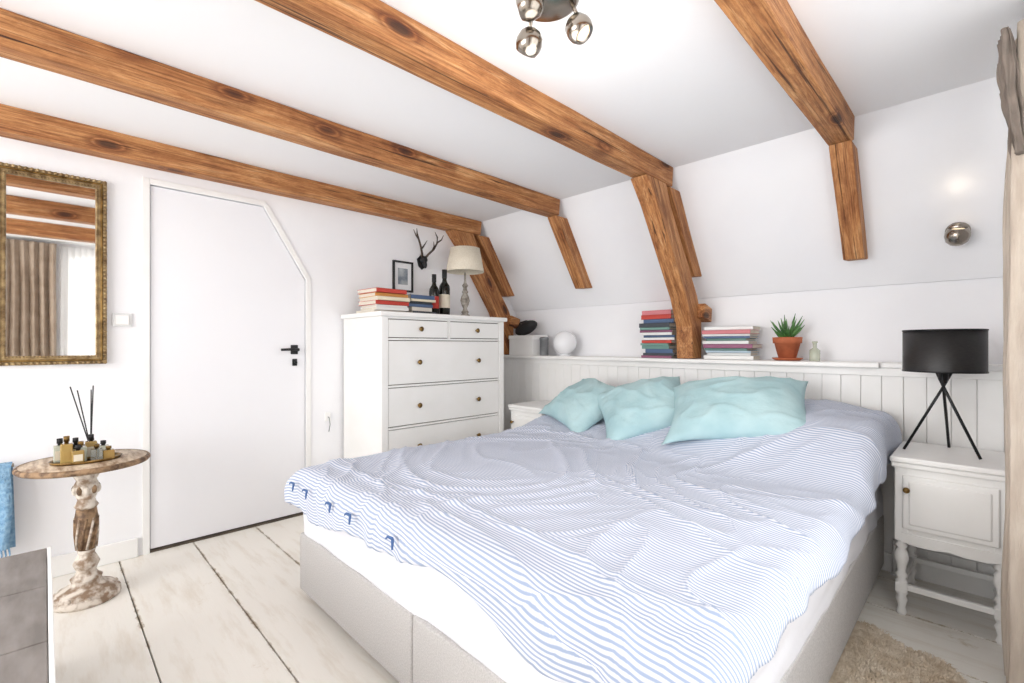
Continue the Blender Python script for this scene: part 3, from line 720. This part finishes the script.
# ------------------------------------------------------------ rug
def rug():
    rs=random.Random(5); t=bmesh.new(); cx,cy=2.95,1.74
    def inside(a): return (0.275+0.03*math.sin(3*a+1)+0.015*math.sin(7*a))
    n=48; rings=[]
    for k in range(7):
        f=k/6; rings.append([t.verts.new((cx+f*math.cos(2*math.pi*i/n)*inside(2*math.pi*i/n),cy+f*math.sin(2*math.pi*i/n)*inside(2*math.pi*i/n)*2.05,0.004+0.014*(1-f**4))) for i in range(n)])
    for a,c in zip(rings,rings[1:]):
        for i in range(n):
            t.faces.new((a[i],a[(i+1)%n],c[(i+1)%n],c[i]))
    b=B('sheepskin_rug',(cx,cy,0)); b.add(t,'rug',True)
    t=bmesh.new()
    for k in range(26000):
        a=rs.uniform(0,2*math.pi); f=math.sqrt(rs.uniform(0,1))
        p=Vector((cx+f*math.cos(a)*inside(a),cy+f*math.sin(a)*inside(a)*2.05,0.012*(1-f**4)+0.003))
        d=Vector((rs.gauss(0,.7)+math.cos(a)*f,rs.gauss(0,.7)+math.sin(a)*f,0)); d.normalize()
        L_=rs.uniform(0.015,0.032); s_=Vector((-d.y,d.x,0))*0.0016
        hz=0.5 if p.x>2.86 else 0.25
        m_=p+d*L_*0.5+Vector((0,0,L_*hz)); e_=p+d*L_+Vector((0,0,L_*hz*0.7))
        v=[t.verts.new(q) for q in (p-s_,p+s_,m_+s_,m_-s_,e_)]
        t.faces.new((v[0],v[1],v[2],v[3])); t.faces.new((v[3],v[2],v[4]))
    b.add(t,'rug',True); b.finish()
rug()

# ------------------------------------------------------------ curtains
def curtain(name,xc,y0,y1,z0,z1,amp,folds,m,parent,ph=0,slim=0.0,slope=0.0,wav=0.5,bil=0.0):
    t=bmesh.new(); n=folds*16; nz=60; R_=[]
    for j in range(nz+1):
        f=j/nz; r_=[]
        for i in range(n+1):
            g_=i/n; ff=f
            am=amp*(0.55+0.45*math.sin(min(1,(1-ff)*3+0.1)*math.pi/2))*(1+0.35*noise.noise(Vector((g_*4,ff*5,ph))))
            yy=y0+(y1-y0)*g_
            yc=(y0+y1)/2
            yy=yc+(yy-yc)*(1-slim*math.sin(ff*math.pi))
            xx=xc+am*math.sin(g_*folds*2*math.pi+ph+wav*math.sin(ff*4+g_*5))+slope*(1-ff)+bil*noise.noise(Vector((g_*2,ff*4.0,ph+3)))
            r_.append(t.verts.new((xx,yy+0.006*math.sin(g_*folds*4*math.pi)+bil*0.6*noise.noise(Vector((g_*2,ff*3.0,ph+9))),z0+(z1-z0)*ff)))
        R_.append(r_)
    for a,c in zip(R_,R_[1:]):
        for i in range(n): t.faces.new((a[i],a[i+1],c[i+1],c[i]))
    b=B(name); b.add(t,m,True); o=b.finish(parent); md=o.modifiers.new('s','SOLIDIFY'); md.thickness=0.003; return o
rc=empty('window_curtain',(3.30,2.3,0))
curtain('drape',3.258,2.10,2.44,0.012,2.11,0.030,6,'cream',rc,ph=2.2,wav=0.6,bil=0.012,slope=-0.006)
curtain('heading_swag',3.212,2.08,2.22,1.70,2.09,0.014,6,'taupe_d',rc,ph=2.0,slope=0.035,wav=0.8,bil=0.012)
curtain('sheer',3.345,1.75,2.06,0.02,2.12,0.012,7,'sheer',rc)
lc=empty('window_curtain',(3.33,-0.1,0))
curtain('drape',3.335,-0.46,0.08,0.012,2.12,0.030,8,'taupe',lc,bil=0.015)
curtain('sheer',3.385,0.10,0.50,0.02,2.12,0.010,8,'sheer',lc)
b=B('curtain_rail',(3.34,1,2.15)); b.box(3.27,3.39,-0.6,2.48,2.145,2.165,'white',0.003)
b.box(3.30,3.38,0.9,1.0,2.165,ZC,'white'); b.box(3.30,3.38,-0.4,-0.3,2.165,ZC,'white'); b.finish()

# ------------------------------------------------------------ ceiling spots
cx,cy=2.232,1.084
b=B('ceiling_spotlight',(cx,cy,ZC))
b.lathe([(0.0,-0.03),(0.085,-0.03),(0.095,-0.024),(0.097,0.0)],'chrome',(cx,cy,ZC),40)
def spot(b,p,aim,r=0.040):
    p=Vector(p); aim=Vector(aim).normalized(); q=aim.to_track_quat('Z','Y').to_euler()
    b.lathe([(0.0,-r),(r*0.5,-r*0.87),(r*0.85,-r*0.55),(r,0),(r*0.98,r*0.35),(r*0.8,r*0.75),(r*0.72,r*0.8),(r*0.6,r*0.5),(0,r*0.45)],'chrome',p,28,q)
    b.lathe([(r*0.62,r*0.52),(r*0.5,r*0.72),(0,r*0.8)],'bulb',p,20,q,cap=False)
Rv=Vector((0.705,0.709,0)); Fv=Vector((-0.709,0.705,0))
c0=Vector((cx,cy,0))
for (a,f,z,aim) in ((-0.055,-0.01,2.035,(-1,0.3,-0.9)),(0.093,-0.01,2.077,(0.9,0.3,-1.2)),(-0.055,-0.075,2.10,(-1,-0.5,-0.1))):
    p=c0+Rv*a+Fv*f; p.z=z
    b.tube([(c0.x+(p.x-c0.x)*0.75,c0.y+(p.y-c0.y)*0.75,ZC-0.028),(p.x,p.y,p.z+0.03)],0.006,'chrome')
    spot(b,p,aim)
b.finish()
zz=1.655; yy=sl(zz,0.0)
b=B('wall_spotlight',(3.08,yy,zz)); nrm=Vector((0,-0.84,-0.54)).normalized(); q=nrm.to_track_quat('Z','Y').to_euler()
b.lathe([(0.045,0.0),(0.045,0.01),(0.03,0.02),(0.01,0.024),(0.01,0.05)],'chrome',(3.08,yy,zz),28,q)
spot(b,Vector((3.08,yy,zz))+nrm*0.06,(0.1,-0.35,1),0.046)
b.finish()

# ------------------------------------------------------------ lights
def area(name,loc,rot,sx,sy,p,col=(1,1,1)):
    l=bpy.data.lights.new(name,'AREA'); l.shape='RECTANGLE'; l.size=sx; l.size_y=sy; l.energy=p; l.color=col
    o=bpy.data.objects.new(name,l); o.location=loc; o.rotation_euler=rot; COL.objects.link(o); return o
area('added_rear_fill',(XR+0.16,(wy0+wy1)/2,(wz0+wz1)/2),(0,R(90),0),wz1-wz0,wy1-wy0,26,(1,0.985,0.96))
area('added_rear_fill',((fx0+fx1)/2,YB-0.16,1.35),(R(90),0,0),fx1-fx0,1.48,96,(1,0.995,0.985))  # added fill lamp outside the made-up rear window, brightens the room
def pt(name,loc,p,col,r=0.03):
    l=bpy.data.lights.new(name,'POINT'); l.energy=p; l.color=col; l.shadow_soft_size=r
    o=bpy.data.objects.new(name,l); o.location=loc; COL.objects.link(o)
pt('sconce_bulb_light',(3.085,yy-0.16,zz+0.16),0.10,(1,0.84,0.62),0.06)
pt('ceiling_bulb_light',(cx+0.02,cy-0.02,1.84),6.5,(1,0.97,0.93),0.2)
W=bpy.data.worlds.new('World'); S.world=W; W.use_nodes=True
bg=W.node_tree.nodes['Background']; bg.inputs[0].default_value=(0.9,0.95,1,1); bg.inputs[1].default_value=1.2

# ------------------------------------------------------------ camera
c=bpy.data.cameras.new('Camera'); co=bpy.data.objects.new('Camera',c); COL.objects.link(co)
co.location=(3.17,0,1.12); co.rotation_euler=(R(90),0,R(45.18)); c.sensor_width=36; c.lens=470/1024*36; c.shift_y=3.5/1024; c.clip_start=0.02
S.camera=co
